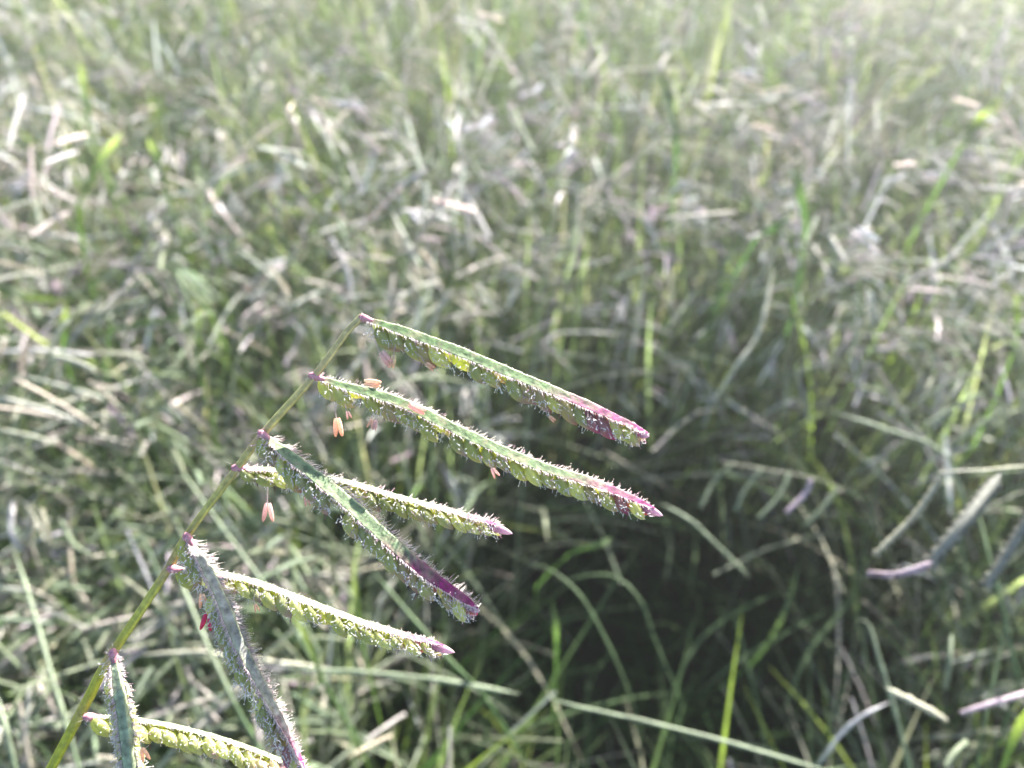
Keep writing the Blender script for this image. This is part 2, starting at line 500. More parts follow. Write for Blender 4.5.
# ---------------------------------------------------------------- single stalks, blades and heads that stand out
def path_z(pts, n=22):
    return spline([at_z(x, y, z) for x, y, z in pts], n)
def rooted(P, n=10, dx=0.0, dy=0.0):
    """lead the far end of a path down to the soil"""
    e = P[-1]
    foot = np.array([e[0] + dx, e[1] + dy, -0.004])
    d = unit(P[-1] - P[-2])
    Q = spline([e, e + d * 0.03 + (foot - e) * 0.2, e * 0.35 + foot * 0.65, foot], n)
    return np.vstack([P, Q[1:]])
def blade(label, pts, w, col, root=None, name='grass_leaf', group=None):
    P = path_z(pts)
    if root is not None: P = rooted(P, 10, *root)
    t = np.linspace(0, 1, len(P))
    ww = w * MM * np.clip(np.minimum(0.12 + 5 * t, 1), 0, 1) * np.where(t > 0.8, 1 - 0.3 * (t - 0.8) / 0.2, 1)
    if root is None: ww *= np.clip((1 - t) * 8 + 0.35, 0, 1)
    ww *= 1 - 0.6 * np.clip((t - 0.3) / 0.4, 0, 1)
    mb = MB()
    V = CAMP - P
    ref = unit(unit(V) + np.array([0, 0, 0.8]))[None]
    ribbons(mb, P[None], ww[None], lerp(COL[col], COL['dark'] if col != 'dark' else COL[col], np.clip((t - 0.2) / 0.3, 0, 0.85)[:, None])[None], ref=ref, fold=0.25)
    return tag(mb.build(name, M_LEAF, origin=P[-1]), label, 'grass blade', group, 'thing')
def stalk(label, pts, w, col, root=None, name='grass_stalk', w2=None, cat='grass stalk'):
    P = path_z(pts)
    if root is not None: P = rooted(P, 10, *root)
    mb = MB()
    t = np.linspace(0, 1, len(P))
    rw = np.clip(0.15 + t * 7, 0, 1) * (np.clip(0.12 + (1 - t) * 7, 0, 1) if root is None else 1) * (0.8 + 0.2 * t) * (1 + 0.10 * np.sin(t * 31 + len(label)))
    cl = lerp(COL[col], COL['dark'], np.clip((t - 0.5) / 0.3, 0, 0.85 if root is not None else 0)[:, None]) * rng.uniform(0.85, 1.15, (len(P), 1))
    tubes(mb, P[None], (rw * w * MM / 2)[None], cl[None], K=8, flat=0.7)
    # leaf sheath joints
    for k in (len(P) // 3, 2 * len(P) // 3):
        tubes(mb, P[None, k - 1:k + 2] , np.array([[0.44, 0.56, 0.45]]) * w * MM, (cl[k])[None], K=8)
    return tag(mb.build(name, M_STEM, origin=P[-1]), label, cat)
def comb_head(label, axis, racemes, col, w_ax=1.3, w_r=2.6, root=None):
    P = path_z(axis)
    if root is not None: P = rooted(P, 10, *root)
    e = empty('grass_seedhead', P[-1])
    tag(e, label, 'seed head')
    mb = MB()
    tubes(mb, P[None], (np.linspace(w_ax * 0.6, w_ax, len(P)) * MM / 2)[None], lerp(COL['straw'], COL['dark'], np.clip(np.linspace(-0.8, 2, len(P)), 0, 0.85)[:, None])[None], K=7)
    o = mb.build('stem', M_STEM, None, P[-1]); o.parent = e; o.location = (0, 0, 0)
    for pts, c, *wide in racemes:
        Q = path_z(pts, 9)
        mb = MB()
        racemes_into(mb, Q[None], (wide[0] if wide else w_r) * MM / 2, (COL[c] * rng.uniform(0.8, 1.1))[None], 1.35)
        o = mb.build('raceme', M_HEAD, None, Q[0]); o.parent = e; o.location = Vector(Q[0]) - Vector(P[-1])
    return e

def features():
    Z = 0.37
    # seed head at the right edge
    comb_head('pale grey seed head with pinkish tipped flat raceme at the right edge',
        [(940, 472, .45), (985, 470, .45), (1030, 467, .44), (1075, 480, .42)],
        [([(943, 474, .45), (915, 515, .44), (873, 556, .43)], 'straw'),
         ([(1000, 474, .45), (965, 520, .45), (926, 567, .44)], 'lilac', 6.0),
         ([(932, 562, .445), (898, 573, .44), (866, 571, .43)], 'mauve', 3.2),
         ([(1040, 500, .45), (1015, 540, .44), (985, 588, .43)], 'lilac', 4.6)], 'silver', 1.5, 3.4, (0.03, 0.05))
    comb_head('grey comb of five parallel racemes over the dark gap in the grass',
        [(722, 462, .34), (770, 470, .34), (820, 480, .33), (868, 500, .31)],
        [([(735, 462, .34), (715, 480, .335), (700, 508, .33)], 'grey'),
         ([(762, 467, .34), (745, 490, .335), (735, 511, .33)], 'grey'),
         ([(790, 470, .34), (779, 496, .335), (758, 518, .33)], 'grey'),
         ([(812, 478, .34), (806, 492, .335), (786, 512, .33)], 'mauve'),
         ([(838, 487, .33), (822, 508, .325), (805, 525, .32)], 'grey')], 'silver', 1.1, 3.0, (0.04, 0.06))
    comb_head('grey green comb of three long racemes slanting left below the sunlit right side',
        [(955, 330, .36), (975, 365, .36), (998, 400, .355), (1015, 445, .34)],
        [([(972, 370, .36), (945, 385, .355), (916, 402, .35)], 'grey'),
         ([(985, 392, .36), (955, 406, .355), (925, 425, .35)], 'grey'),
         ([(1000, 412, .35), (975, 428, .345), (952, 446, .34)], 'grey')], 'grey', 1.2, 3.2, (0.03, 0.05))
    comb_head('silvery seed head with splayed racemes above the uppermost sharp raceme',
        [(540, 150, .37), (500, 152, .37), (465, 157, .37), (455, 185, .36), (450, 230, .34)],
        [([(462, 158, .38), (445, 200, .37), (432, 222, .36)], 'silver'),
         ([(460, 185, .38), (475, 210, .37), (490, 238, .36)], 'silver'),
         ([(470, 158, .38), (482, 180, .37), (492, 205, .36)], 'grey'),
         ([(425, 170, .38), (410, 178, .375), (396, 185, .37)], 'silver')], 'silver', 1.4, 4.6, (0.0, 0.06))
    comb_head('straw coloured drooping seed head high at the left edge of the grass',
        [(0, 95, .37), (35, 88, .38), (62, 100, .37), (70, 140, .35)],
        [([(25, 90, .38), (15, 120, .37), (8, 150, .36)], 'silver'),
         ([(50, 95, .38), (60, 120, .37), (75, 142, .36)], 'straw'),
         ([(60, 100, .38), (50, 135, .37), (42, 190, .35)], 'mauve'),
         ([(62, 100, .38), (95, 118, .37), (125, 140, .36)], 'straw')], 'straw', 1.3, 4.2, (0.0, 0.05))
    comb_head('cluster of short pale racemes at the left edge beside the lowest sharp raceme',
        [(45, 540, .33), (30, 510, .335), (12, 500, .335), (-10, 540, .31)],
        [([(40, 508, .335), (44, 525, .33), (48, 545, .32)], 'straw'),
         ([(30, 505, .335), (30, 525, .33), (28, 545, .32)], 'straw'),
         ([(12, 500, .335), (10, 530, .33), (22, 550, .32)], 'silver'),
         ([(60, 520, .335), (74, 545, .33), (95, 555, .32)], 'grey')], 'straw', 1.2, 3.4, (-0.02, 0.05))
    comb_head('pale forked seed head just above the tip of the second sharp raceme',
        [(300, 240, .37), (330, 235, .375), (362, 258, .36), (380, 300, .33)],
        [([(310, 238, .38), (335, 250, .37), (372, 278, .36)], 'straw'),
         ([(330, 236, .38), (345, 262, .37), (352, 292, .36)], 'silver'),
         ([(300, 242, .38), (285, 268, .37), (262, 290, .36)], 'straw')], 'straw', 1.2, 3.8, (0.0, 0.05))
    comb_head('two racemes hanging from a bent stem right of the middle, among green blades',
        [(880, 145, .37), (920, 150, .38), (960, 180, .37), (1000, 195, .36)],
        [([(930, 152, .38), (950, 172, .37), (975, 192, .36)], 'silver'),
         ([(975, 186, .38), (1000, 188, .375), (1030, 190, .37)], 'silver')], 'silver', 1.4, 4.0, (0.02, 0.05))
    # single racemes lying in the sward
    def lone(label, pts, col, w=3.2):
        Q = path_z(pts, 9)
        mb = MB()
        racemes_into(mb, Q[None], w * MM / 2, COL[col][None])
        tag(mb.build('fallen_raceme', M_HEAD, origin=Q[0]), label, 'seed head')
    lone('pinkish raceme poking in from the bottom right edge', [(1035, 690, .36), (995, 702, .36), (960, 713, .355)], 'mauve', 3.4)
    lone('short upright silvery raceme near the bottom right corner', [(952, 634, .36), (950, 660, .36), (946, 690, .35)], 'grey', 3.2)
    lone('pale stub of a raceme at the bottom right, below the pinkish one', [(945, 768, .36), (955, 752, .36), (968, 740, .355)], 'grey', 3.4)
    lone('pale raceme lying level above the sharp seed head, right of the middle', [(660, 218, .40), (697, 215, .40), (736, 211, .39)], 'dry', 4.6)
    lone('white raceme slanting steeply at the top, right of the middle', [(606, 52, .40), (590, 72, .40), (578, 84, .395)], 'dry', 5.0)
    lone('pale drooping raceme just left of the dark green leaf near the top', [(668, 52, .40), (660, 66, .40), (654, 74, .395)], 'dry', 5.0)
    # stalks
    stalk('pale dry stalk bent at a joint, right of the uppermost sharp tip', [(773, 268, .37), (766, 305, .36), (757, 336, .35), (735, 368, .34), (712, 404, .32)], 2.6, 'straw')
    stalk('pale green stalk crossing above the grey comb head and bending down', [(830, 411, .36), (880, 427, .36), (940, 450, .355), (957, 480, .34), (968, 520, .32)], 2.6, 'grey', (0.0, 0.05))
    stalk('long pale stalk lying across the bottom edge, right of the middle', [(545, 697, .342), (580, 707, .345), (640, 720, .345), (720, 740, .34), (830, 772, .33)], 1.8, 'grey')
    stalk('thick grey green stalk arching down through the middle bottom', [(530, 566, .34), (548, 568, .34), (580, 595, .335), (606, 640, .32), (628, 690, .28), (640, 730, .24)], 1.6, 'sage', (0.0, 0.02))
    stalk('grey stalk looping over the dark gap right of the sharp tips', [(560, 580, .30), (610, 575, .31), (640, 600, .31), (655, 640, .29), (680, 700, .25)], 1.4, 'sage', (0.0, 0.02))
    stalk('short grey stalk slanting down at the left rim of the dark gap', [(660, 503, .33), (690, 520, .33), (720, 548, .32), (750, 577, .30)], 2.0, 'grey')
    stalk('bent stalk with a curled grey top at the lower right', [(857, 620, .35), (869, 624, .35), (878, 655, .345), (892, 700, .33), (910, 770, .30)], 2.2, 'grey', (0.0, 0.0))
    stalk('bright cream stalk catching the sun at the lower right', [(886, 688, .36), (918, 704, .36), (948, 721, .355)], 3.2, 'straw')
    stalk('green upright stalk along the right edge below the pale seed head', [(975, 500, .36), (990, 560, .355), (1003, 610, .345), (1018, 680, .32)], 2.2, 'sage', (0.0, 0.0))
    stalk('pale green stalk rising steeply at the lower left edge', [(12, 545, .35), (30, 600, .345), (50, 670, .335), (72, 745, .32), (80, 780, .31)], 2.4, 'grey', (0, 0))
    stalk('grey stalk at the lowest left corner of the photo', [(-4, 695, .36), (6, 730, .355), (16, 775, .34)], 2.4, 'grey', (0, 0))
    stalk('long pale stalk slanting behind the sharp culm at the left', [(168, 452, .35), (195, 490, .35), (235, 545, .345), (268, 590, .34), (300, 640, .33)], 1.9, 'grey', (0.02, 0.0))
    stalk('grey green stalk running down behind the second lowest sharp raceme', [(178, 575, .35), (205, 640, .345), (235, 705, .335)], 2.0, 'grey', (0.01, 0.0))
    stalk('straight green stalk behind the drooping purple tipped raceme', [(372, 570, .36), (410, 615, .355), (445, 655, .345), (480, 690, .33)], 1.9, 'sage', (0.02, 0.02))
    stalk('straw stalk lying level at the left, under the lime leaf', [(0, 352, .36), (45, 350, .36), (95, 356, .355)], 2.4, 'silver')
    stalk('pale stalk lying level at the left, above the short pale racemes', [(30, 410, .36), (60, 403, .36), (92, 396, .355)], 2.6, 'straw')
    stalk('pale bow of a stalk at the left edge, above the lime leaf', [(0, 245, .37), (28, 246, .37), (55, 256, .36)], 2.6, 'grey')
    stalk('thin dark stalk crossing the bottom right corner upwards', [(1012, 600, .37), (1000, 650, .36), (985, 720, .35), (975, 775, .34)], 1.3, 'sage', (0, 0))
    stalk('pale forked stalk end in the dark grass at the bottom right', [(890, 702, .32), (862, 716, .315), (840, 735, .305), (822, 760, .29)], 1.8, 'silver', (0, 0.01))
    stalk('straw stalk lying level behind the lowest sharp racemes', [(140, 655, .33), (200, 652, .335), (260, 660, .33), (330, 668, .32)], 2.2, 'straw')
    stalk('grey stalk lying level under the lower sharp racemes, left of middle', [(280, 668, .33), (360, 672, .335), (440, 680, .335), (520, 694, .33)], 2.3, 'grey')
    # blades
    blade('lime green blade lying level at the left edge', [(76, 299, .38), (45, 300, .38), (15, 296, .375), (-15, 284, .36)], 5.0, 'lime', (-.01, .02))
    blade('lime green blade slanting up at the upper left', [(122, 132, .40), (105, 155, .40), (88, 185, .39), (78, 205, .38)], 6.5, 'lime', (0, .02))
    blade('small lime blade right of the slanting one at the upper left', [(148, 138, .40), (158, 158, .40), (163, 180, .39)], 6.0, 'lime', (0, .02))
    blade('upright lime blade top end near the upper left corner', [(80, 60, .41), (86, 95, .40), (88, 125, .39)], 6.0, 'lime', (0, .02))
    blade('short bright green blade standing under the level lime blade', [(66, 305, .38), (65, 325, .375), (63, 350, .36)], 4.6, 'lime', (0, .02))
    blade('level green blade pair behind the standing bright blade at the left', [(186, 317, .37), (155, 322, .37), (110, 330, .36)], 4.0, 'mid', (0, .02))
    blade('bright green blade left of the topmost node of the sharp culm', [(200, 305, .37), (199, 325, .365), (196, 345, .36)], 4.2, 'lime', (0, .02))
    blade('bright green blade below the lowest right sharp raceme', [(290, 612, .35), (308, 640, .345), (322, 680, .335), (334, 700, .32)], 2.6, 'lime', (0, .01))
    blade('yellow green upright blade behind the middle of the sharp racemes', [(352, 560, .34), (358, 610, .33), (364, 650, .31)], 2.6, 'lime', (0, .01))
    blade('dark green blade pointing up near the top, right of the middle', [(660, 74, .41), (668, 100, .40), (675, 135, .39), (676, 160, .37)], 6.5, 'dark', (0, .02))
    blade('dark blue green blade in the sunlit grass, right of the middle', [(792, 213, .39), (775, 228, .385), (757, 238, .37)], 5.5, 'dark', (0, .02))
    blade('fresh green blade standing beside the dark blue green one', [(795, 168, .40), (800, 195, .39), (806, 225, .37)], 7.5, 'mid', (0, .02))
    blade('fan of bright green leaf at the upper right', [(990, 108, .41), (978, 122, .40), (965, 140, .39)], 8.0, 'lime', (0, .02))
    blade('lime blade at the bottom right corner', [(1030, 704, .37), (1015, 735, .36), (1000, 775, .35)], 3.6, 'lime', (0, 0))
    blade('green blade at the right edge above the pale seed head', [(1016, 292, .38), (1017, 315, .375), (1016, 345, .36)], 4.5, 'lime', (0, .02))
    blade('dim bright green leaf lit inside the dark gap, left of its middle', [(612, 538, .26), (595, 546, .26), (572, 552, .25)], 3.5, 'mid', (0, .01))
    blade('upright green blade under the looping stalk', [(552, 600, .27), (556, 630, .26), (556, 665, .23)], 3.0, 'mid', (0, .01))
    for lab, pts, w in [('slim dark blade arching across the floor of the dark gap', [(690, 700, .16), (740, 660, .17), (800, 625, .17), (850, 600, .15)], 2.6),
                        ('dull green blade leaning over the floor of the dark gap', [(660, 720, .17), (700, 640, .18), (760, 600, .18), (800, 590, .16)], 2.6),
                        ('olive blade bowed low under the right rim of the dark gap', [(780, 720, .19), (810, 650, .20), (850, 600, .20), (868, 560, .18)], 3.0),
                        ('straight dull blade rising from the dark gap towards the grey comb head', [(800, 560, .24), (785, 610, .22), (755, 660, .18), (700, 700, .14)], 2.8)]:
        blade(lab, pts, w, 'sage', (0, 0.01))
features()

# ---------------------------------------------------------------- the sharp seed head in front
D0 = 0.152
G_RACH, G_EDGE_LIT = np.array((0.085, 0.145, 0.05)), np.array((0.34, 0.39, 0.22))
PURPLE, PINK = np.array((0.21, 0.012, 0.105)), np.array((0.22, 0.014, 0.115))
def lerp(a, b, f): return a + (b - a) * f

root = empty('flowering_seedhead', (-0.19, 0.05, 0))
tag(root, 'sharp flowering grass with eight hairy purple tipped racemes on an arching green culm', 'seed head', None, 'thing')
def child(mb, name, mat, parent, origin):
    o = mb.build(name, mat, None, origin)
    o.parent = parent
    o.location = Vector(origin) - world_loc[parent.name]
    world_loc[o.name] = Vector(origin)
    return o
world_loc = {root.name: Vector(root.location)}

def culm():
    px = [(362, 316, 0), (352, 324, 0), (313, 377, 0), (262, 434, .001), (238, 466, .001), (187, 538, .002), (172, 566, .002), (112, 655, .004), (88, 700, .005), (50, 768, .006)]
    pts = [at(x, y, D0 + d) for x, y, d in px]
    pts += [at(10, 850, D0 + .012), np.array([-0.155, 0.03, 0.42]), np.array([-0.18, 0.04, 0.2]), np.array([-0.19, 0.05, -0.004])]
    P = spline(pts, 150)
    s = np.linspace(0, 1, 150)
    wpx = np.interp(s, [0, .05, .12, .2, .3, 1], [6.5, 7.5, 9, 11, 12.5, 15])
    ra = wpx * 0.5 * D0 / FPX * (1 + 0.05 * np.sin(s * 57) + 0.03 * np.sin(s * 131 + 2))
    P = P + (0.00022 * np.sin(s * 48) + 0.00012 * np.sin(s * 117 + 1))[:, None] * unit(np.array([0.8, 0.3, -0.5]))
    # angular culm: ridges drawn by a six-sided section with two grooves
    T, sd, nm = frames(P[None], unit(CAMP - P)[None])
    K = 12
    a = np.arange(K) * 2 * math.pi / K
    prof = 1 + 0.10 * np.cos(3 * a + 0.5)
    V = P[:, None] + ra[:, None, None] * prof[None, :, None] * (np.cos(a)[None, :, None] * sd[0][:, None] + np.sin(a)[None, :, None] * nm[0][:, None])
    green = np.array((0.47, 0.48, 0.06)); top = np.array((0.60, 0.52, 0.26))
    c = lerp(top[None], green[None], np.clip(s / 0.14, 0, 1)[:, None])
    cc = np.repeat(c[:, None], K, 1)
    cc *= (0.80 + 0.36 * (np.cos(3 * a) > 0.3))[None, :, None] * rng.uniform(0.85, 1.15, (150, K, 1))
    for x, y in ((313, 377), (262, 434), (238, 466), (187, 538), (172, 566), (112, 655), (88, 715)):
        q = np.array([project(p)[:2] for p in P]); w_ = np.exp(-(np.hypot(q[:, 0] - x, q[:, 1] - y) / 9) ** 2)
        cc = lerp(cc, np.array((0.42, 0.22, 0.20)), 0.55 * w_[:, None, None])
    mb = MB()
    mb.add(V, cc.reshape(-1, 3), grid_quads(1, 150, K, True))
    return child(mb, 'culm', M_CULM, root, P[-1])
culm()

# spikelet meshes (a few shapes, used again and again)
def spikelet_geo(v, U=11, K=10):
    u = np.linspace(0, 1, U)
    prof = np.sin(math.pi * np.clip(u, 0.0, 1) ** 0.85) ** 0.62 * (1 - 0.12 * u)
    prof[0], prof[-1] = 0.10, 0.015
    a = np.arange(K) * 2 * math.pi / K
    rib = 1 + 0.07 * np.cos(5 * a)
    X = (u[:, None] - 0.5) * np.ones(K)[None]
    Y = 0.255 * prof[:, None] * rib[None] * np.cos(a)[None]
    Z = 0.24 * prof[:, None] * rib[None] * np.sin(a)[None] + 0.05 * np.sin(math.pi * u)[:, None]
    base = np.array([(0.41, 0.43, 0.16), (0.47, 0.48, 0.20), (0.38, 0.40, 0.18), (0.62, 0.62, 0.27), (0.44, 0.38, 0.20), (0.42, 0.22, 0.22)][v])
    tip = np.array([(0.56, 0.50, 0.26), (0.58, 0.42, 0.36), (0.50, 0.30, 0.33), (0.66, 0.64, 0.38), (0.42, 0.20, 0.25), (0.45, 0.06, 0.22)][v])
    f = np.clip((u - 0.55) / 0.45, 0, 1)[:, None]
    c = lerp(base[None], tip[None], f)
    cc = np.repeat(c[:, None], K, 1)
    cc *= (1 + 0.22 * (np.cos(5 * a) > 0.5))[None, :, None]
    return np.stack([X, Y, Z], -1).reshape(-1, 3), cc.reshape(-1, 3), grid_quads(1, U, K, True)
SPG = [spikelet_geo(v) for v in range(6)]
SPM = []
for g in SPG:
    mb = MB(); mb.add(*g); SPM.append(mb.mesh('spikelet', M_SPIK))
rest = MB()               # the spikelets of the far rows and of the small racemes
own_count = [0]

def hair(mb, p, d, L, r, col, glint_bead=False, bend=None):
    """one bristle: a tapered three-sided spike, some with a bead added for the tip glint"""
    d = unit(d)
    b = bend if bend is not None else rng.normal(0, 0.35, 3)
    p1 = p + d * L * 0.5 + b * L * 0.06
    p2 = p + d * L + b * L * 0.24
    s = unit(np.cross(d, np.array([0.31, 0.2, 0.9]))); n = np.cross(s, d)
    vs_, fs = [], []
    for q, rr in ((p, r), (p1, r * 0.85)):
        for k in range(3):
            a = k * 2.0944
            vs_.append(q + rr * (math.cos(a) * s + math.sin(a) * n))
    vs_.append(p2)
    quads = [(k, (k + 1) % 3, 3 + (k + 1) % 3, 3 + k) for k in range(3)]
    tris = [(3 + k, 3 + (k + 1) % 3, 6) for k in range(3)]
    if glint_bead:  # bead shape stands for the bright glint at the tip
        rb = r * rng.uniform(1.3, 2.0)
        o = len(vs_)
        for e in (s, -s, n, -n, d, -d): vs_.append(p2 + rb * e)
        tris += [(o + a_, o + b_, o + c_) for a_, b_, c_ in ((0, 2, 4), (2, 1, 4), (1, 3, 4), (3, 0, 4), (2, 0, 5), (1, 2, 5), (3, 1, 5), (0, 3, 5))]
    mb.add(np.array(vs_), col, quads, tris)

def anther(parent, p, L, col, ang=0.0, lying=None, filament=True, fork=0.2):
    """two pollen sacs side by side, spreading at the lower end, on a thread"""
    dn = unit(-UP * math.cos(ang) + RT * math.sin(ang)) if lying is None else unit(lying)
    sd = unit(np.cross(dn, -FW))
    mb = MB()
    col = np.array(col)
    for sg in (-1, 1):
        u = np.linspace(0, 1, 9)
        path = p + np.outer(u * L, dn) + np.outer(sg * (0.11 + fork * u ** 1.5) * L * 0.9, sd)
        rad = L * 0.13 * np.sin(math.pi * np.clip(u * 0.93 + 0.04, 0, 1)) ** 0.4
        c = lerp(col[None], (col * np.array((1.0, 0.8, 0.72)))[None], (u ** 2)[:, None])
        tubes(mb, path[None], rad[None], c[None], ref=-FW, K=8)
    if filament:
        q = spline([p - dn * L * 0.55 + UP * L * 0.3, p - dn * L * 0.2 + sd * L * 0.05, p + dn * L * 0.05], 7)
        tubes(mb, q[None], np.full((1, 7), 0.00009), np.array([(0.6, 0.5, 0.5)]), ref=-FW, K=5)
    return child(mb, 'anther', M_ANTH, parent, p)

def raceme(px, theta, wpx, purple_at, n_sp, sp_len, own=True, hair_n=420, hair_len=2.2, flip=1, bare=0.04, sp_side=(1, -1), tip='point', edge=1.0, hair_up=0.25, label=None, hl_top=None, pale=0.0):
    """px: [(x, y, depth offset)] of the rachis; theta: (start, end) tilt of its back towards the camera in degrees;
    flip: which side of the line is its back (+1 = left of travel seen in the picture, i.e. upwards for a raceme going right)"""
    S = 64
    P = spline([at(x, y, D0 + d) for x, y, d in px], S)
    t = np.linspace(0, 1, S)
    T = unit(np.gradient(P, axis=0))
    Cm = unit(CAMP - P)
    Pp = unit(np.cross(Cm, T)) * flip
    th = np.radians(np.interp(t, np.linspace(0, 1, len(theta)), theta))[:, None]
    Nn = np.cos(th) * Pp + np.sin(th) * Cm
    B = unit(np.cross(T, Nn))
    if (B @ -FW).mean() < 0: B = -B                     # B: the margin nearer the camera
    mpp = D0 / FPX
    wprof = np.interp(t, [0, .03, .12, .35, .8, .95, 1], [.42, .5, .85, 1, .92, .6, .12])
    hw = wpx * 0.5 * mpp * wprof
    hw = hw * (1 + 0.05 * np.sin(t * n_sp * 2 * math.pi) + 0.04 * np.sin(t * 41 + 1))
    # --- rachis: flat strip with a raised midrib and pale thin margins
    prof = np.array([(-1.0, -0.04), (-0.78, 0.22), (-0.55, 0.42), (-0.36, 0.52), (-0.20, 0.46), (0.25, 0.24), (0.78, 0.03), (1.0, -0.05), (0.6, -0.20), (0.0, -0.24), (-0.6, -0.2)])
    K = len(prof)
    V = P[:, None] + hw[:, None, None] * (prof[None, :, 0, None] * B[:, None] + prof[None, :, 1, None] * Nn[:, None])
    edge_lit = np.array([1, .7, .55, .6, .12, .02, .35, .9, .2, 0, .2]) * edge  # pale margins, plus sunlit upper and shaded lower facet painted in
    c = lerp(lerp(G_RACH, np.array((0.33, 0.36, 0.27) if pale < 0.7 else (0.38, 0.34, 0.33)), pale)[None, None], G_EDGE_LIT[None, None], np.clip(edge_lit, 0, 1)[None, :, None] * np.ones((S, 1, 1)))
    c = c * (1 + 0.16 * np.sin(t * 90 + 2 * np.sin(t * 23)))[:, None, None] * rng.uniform(0.88, 1.12, (S, K, 1))
    pf = np.clip((t[:, None, None] - purple_at + 0.05 + 0.12 * np.abs(prof[None, :, :1]) - 0.10 * rng.random((S, K, 1))) / 0.20, 0, 1)
    wob = np.clip(0.92 + 0.15 * np.sin(t * 53)[:, None, None], 0, 1)
    pc = lerp(PURPLE, PINK, np.clip(edge_lit * 0.4, 0, 1)[None, :, None] * np.ones((S, 1, 1))) * rng.uniform(0.7, 1.3, (S, K, 1))
    c = lerp(c, pc, pf * wob)
    bf = np.clip(1 - t / 0.055, 0, 1)[:, None, None]    # rosy base
    c = lerp(c, np.array((0.55, 0.25, 0.27)), bf * 0.85)
    mb = MB()
    mb.add(V, c.reshape(-1, 3), grid_quads(1, S, K, True))
    # swelling at the joint
    q = np.stack([P[0] - T[0] * 0.0009, P[0] - T[0] * 0.0002, P[0] + T[0] * 0.0006, P[1] + T[0] * 0.0012])
    tubes(mb, q[None], np.array([[0.0004, 0.00085, 0.0008, 0.0004]]), np.array([(0.50, 0.22, 0.26)]), ref=-FW, K=9)
    r = child(mb, 'raceme', M_RACHIS, root, P[0])
    if label: r['label'] = label
    def fr(u):
        i = u * (S - 1); a = min(int(i), S - 2); f = i - a
        return [lerp(A[a], A[a + 1], f) for A in (P, T, B, Nn)] + [lerp(hw[a], hw[a + 1], f)]
    # --- spikelets: two rows under the rachis
    hb = MB(); st = MB()
    L = sp_len * MM
    for row in sp_side:
        for i in range(n_sp):
            u = bare + (0.985 - bare) * (i + (0.5 if row < 0 else 0.0) + rng.uniform(-.12, .12)) / n_sp
            u = min(max(u, 0.01), 0.985)
            p, tt, b, nn, w = fr(u)
            ls = L * rng.uniform(0.88, 1.12) * (0.85 if u > 0.93 else 1)
            x = unit(tt * 0.80 + b * row * rng.uniform(0.0, 0.35) - nn * rng.uniform(0.22, 0.62))
            z = unit(-nn * 0.75 + row * b * 0.65); z = unit(z - x * (z @ x)); y = np.cross(z, x)
            ctr = p + tt * ls * 0.16 - nn * (0.20 * w + ls * rng.uniform(0.28, 0.36)) + b * row * (w * 0.55 + ls * 0.06)
            M = np.eye(4); M[:3, 0] = x * ls; M[:3, 1] = y * ls * rng.uniform(0.9, 1.15); M[:3, 2] = z * ls * rng.uniform(0.9, 1.15); M[:3, 3] = ctr
            v = int(rng.choice(5, p=[.3, .25, .2, .15, .1]))
            if rng.random() < 0.05: continue
            ls *= rng.choice([0.78, 1.0, 1.0, 1.08])
            if u > 0.8: v = int(rng.choice([3, 1, 3, 4, 5]))
            if u > purple_at + 0.1 and rng.random() < 0.2: v = 5
            if row > 0 and own and own_count[0] < 100:
                own_count[0] += 1
                o = bpy.data.objects.new('spikelet', SPM[v]); C.objects.link(o)
                o.parent = r
                M[:3, 3] -= np.array(world_loc[r.name]); o.matrix_local = Matrix(M.tolist())
                M[:3, 3] += np.array(world_loc[r.name])
            else:
                g = SPG[v]
                rest.add(g[0] @ M[:3, :3].T + M[:3, 3], g[1], g[2])
            # bristles on the spikelet
            for k in range(int(hair_n / n_sp / 1.5)):
                a = rng.uniform(0, 2 * math.pi); q = rng.uniform(-0.35, 0.5)
                rad = math.sqrt(max(0.02, 1 - (2 * q) ** 2)) * 0.2
                loc = ctr + x * ls * q + (y * math.cos(a) + z * math.sin(a)) * rad * ls
                dd = unit((y * math.cos(a) + z * math.sin(a)) * 0.8 + x * 0.55 + rng.normal(0, .3, 3))
                tone = rng.random()
                cl = (0.86, 0.84, 0.81) if tone < .84 else ((0.66, 0.48, 0.56) if tone < .96 else (0.36, 0.18, 0.26))
                hair(hb, loc, dd, hair_len * MM * rng.uniform(0.2, 0.6), rng.uniform(0.00006, 0.00012), cl, rng.random() < .35)
            # feathery stigmas
            if rng.random() < 0.30:
                base = ctr + x * ls * 0.42
                dd = unit(-nn * 0.9 + x * 0.5 + b * row * .4 + rng.normal(0, .25, 3))
                Ls = rng.uniform(0.8, 1.6) * MM
                sc = [(0.16, 0.05, 0.10), (0.30, 0.12, 0.18), (0.45, 0.25, 0.30)][rng.integers(3)]
                hair(st, base, dd, Ls, 0.00010, sc)
                for k in range(14):
                    f = rng.uniform(.3, 1)
                    hair(st, base + dd * Ls * f, unit(dd * .4 + rng.normal(0, .8, 3)), rng.uniform(.2, .45) * MM, 0.00004, sc)
    # --- bristles on the margins of the rachis
    for k in range(int(hair_n * 1.3)):
        u = rng.uniform(0.015, 0.99)
        p, tt, b, nn, w = fr(u)
        s = 1 if rng.random() < 0.55 else -1
        e = p + s * b * w * 0.97
        dd = unit(s * b * 0.8 + nn * rng.uniform(-0.5, hair_up + .3) + tt * rng.uniform(0.1, 0.7) + rng.normal(0, .16, 3))
        far = s < 0
        ln = hair_len * MM * rng.uniform(0.35, 1.0) * ((hl_top or 0.6) if far else 0.55)
        hair(hb, e, dd, ln, rng.uniform(0.00005, 0.000085), (0.86, 0.77, 0.75) if rng.random() < .8 else (0.6, 0.42, 0.5), rng.random() < .45)
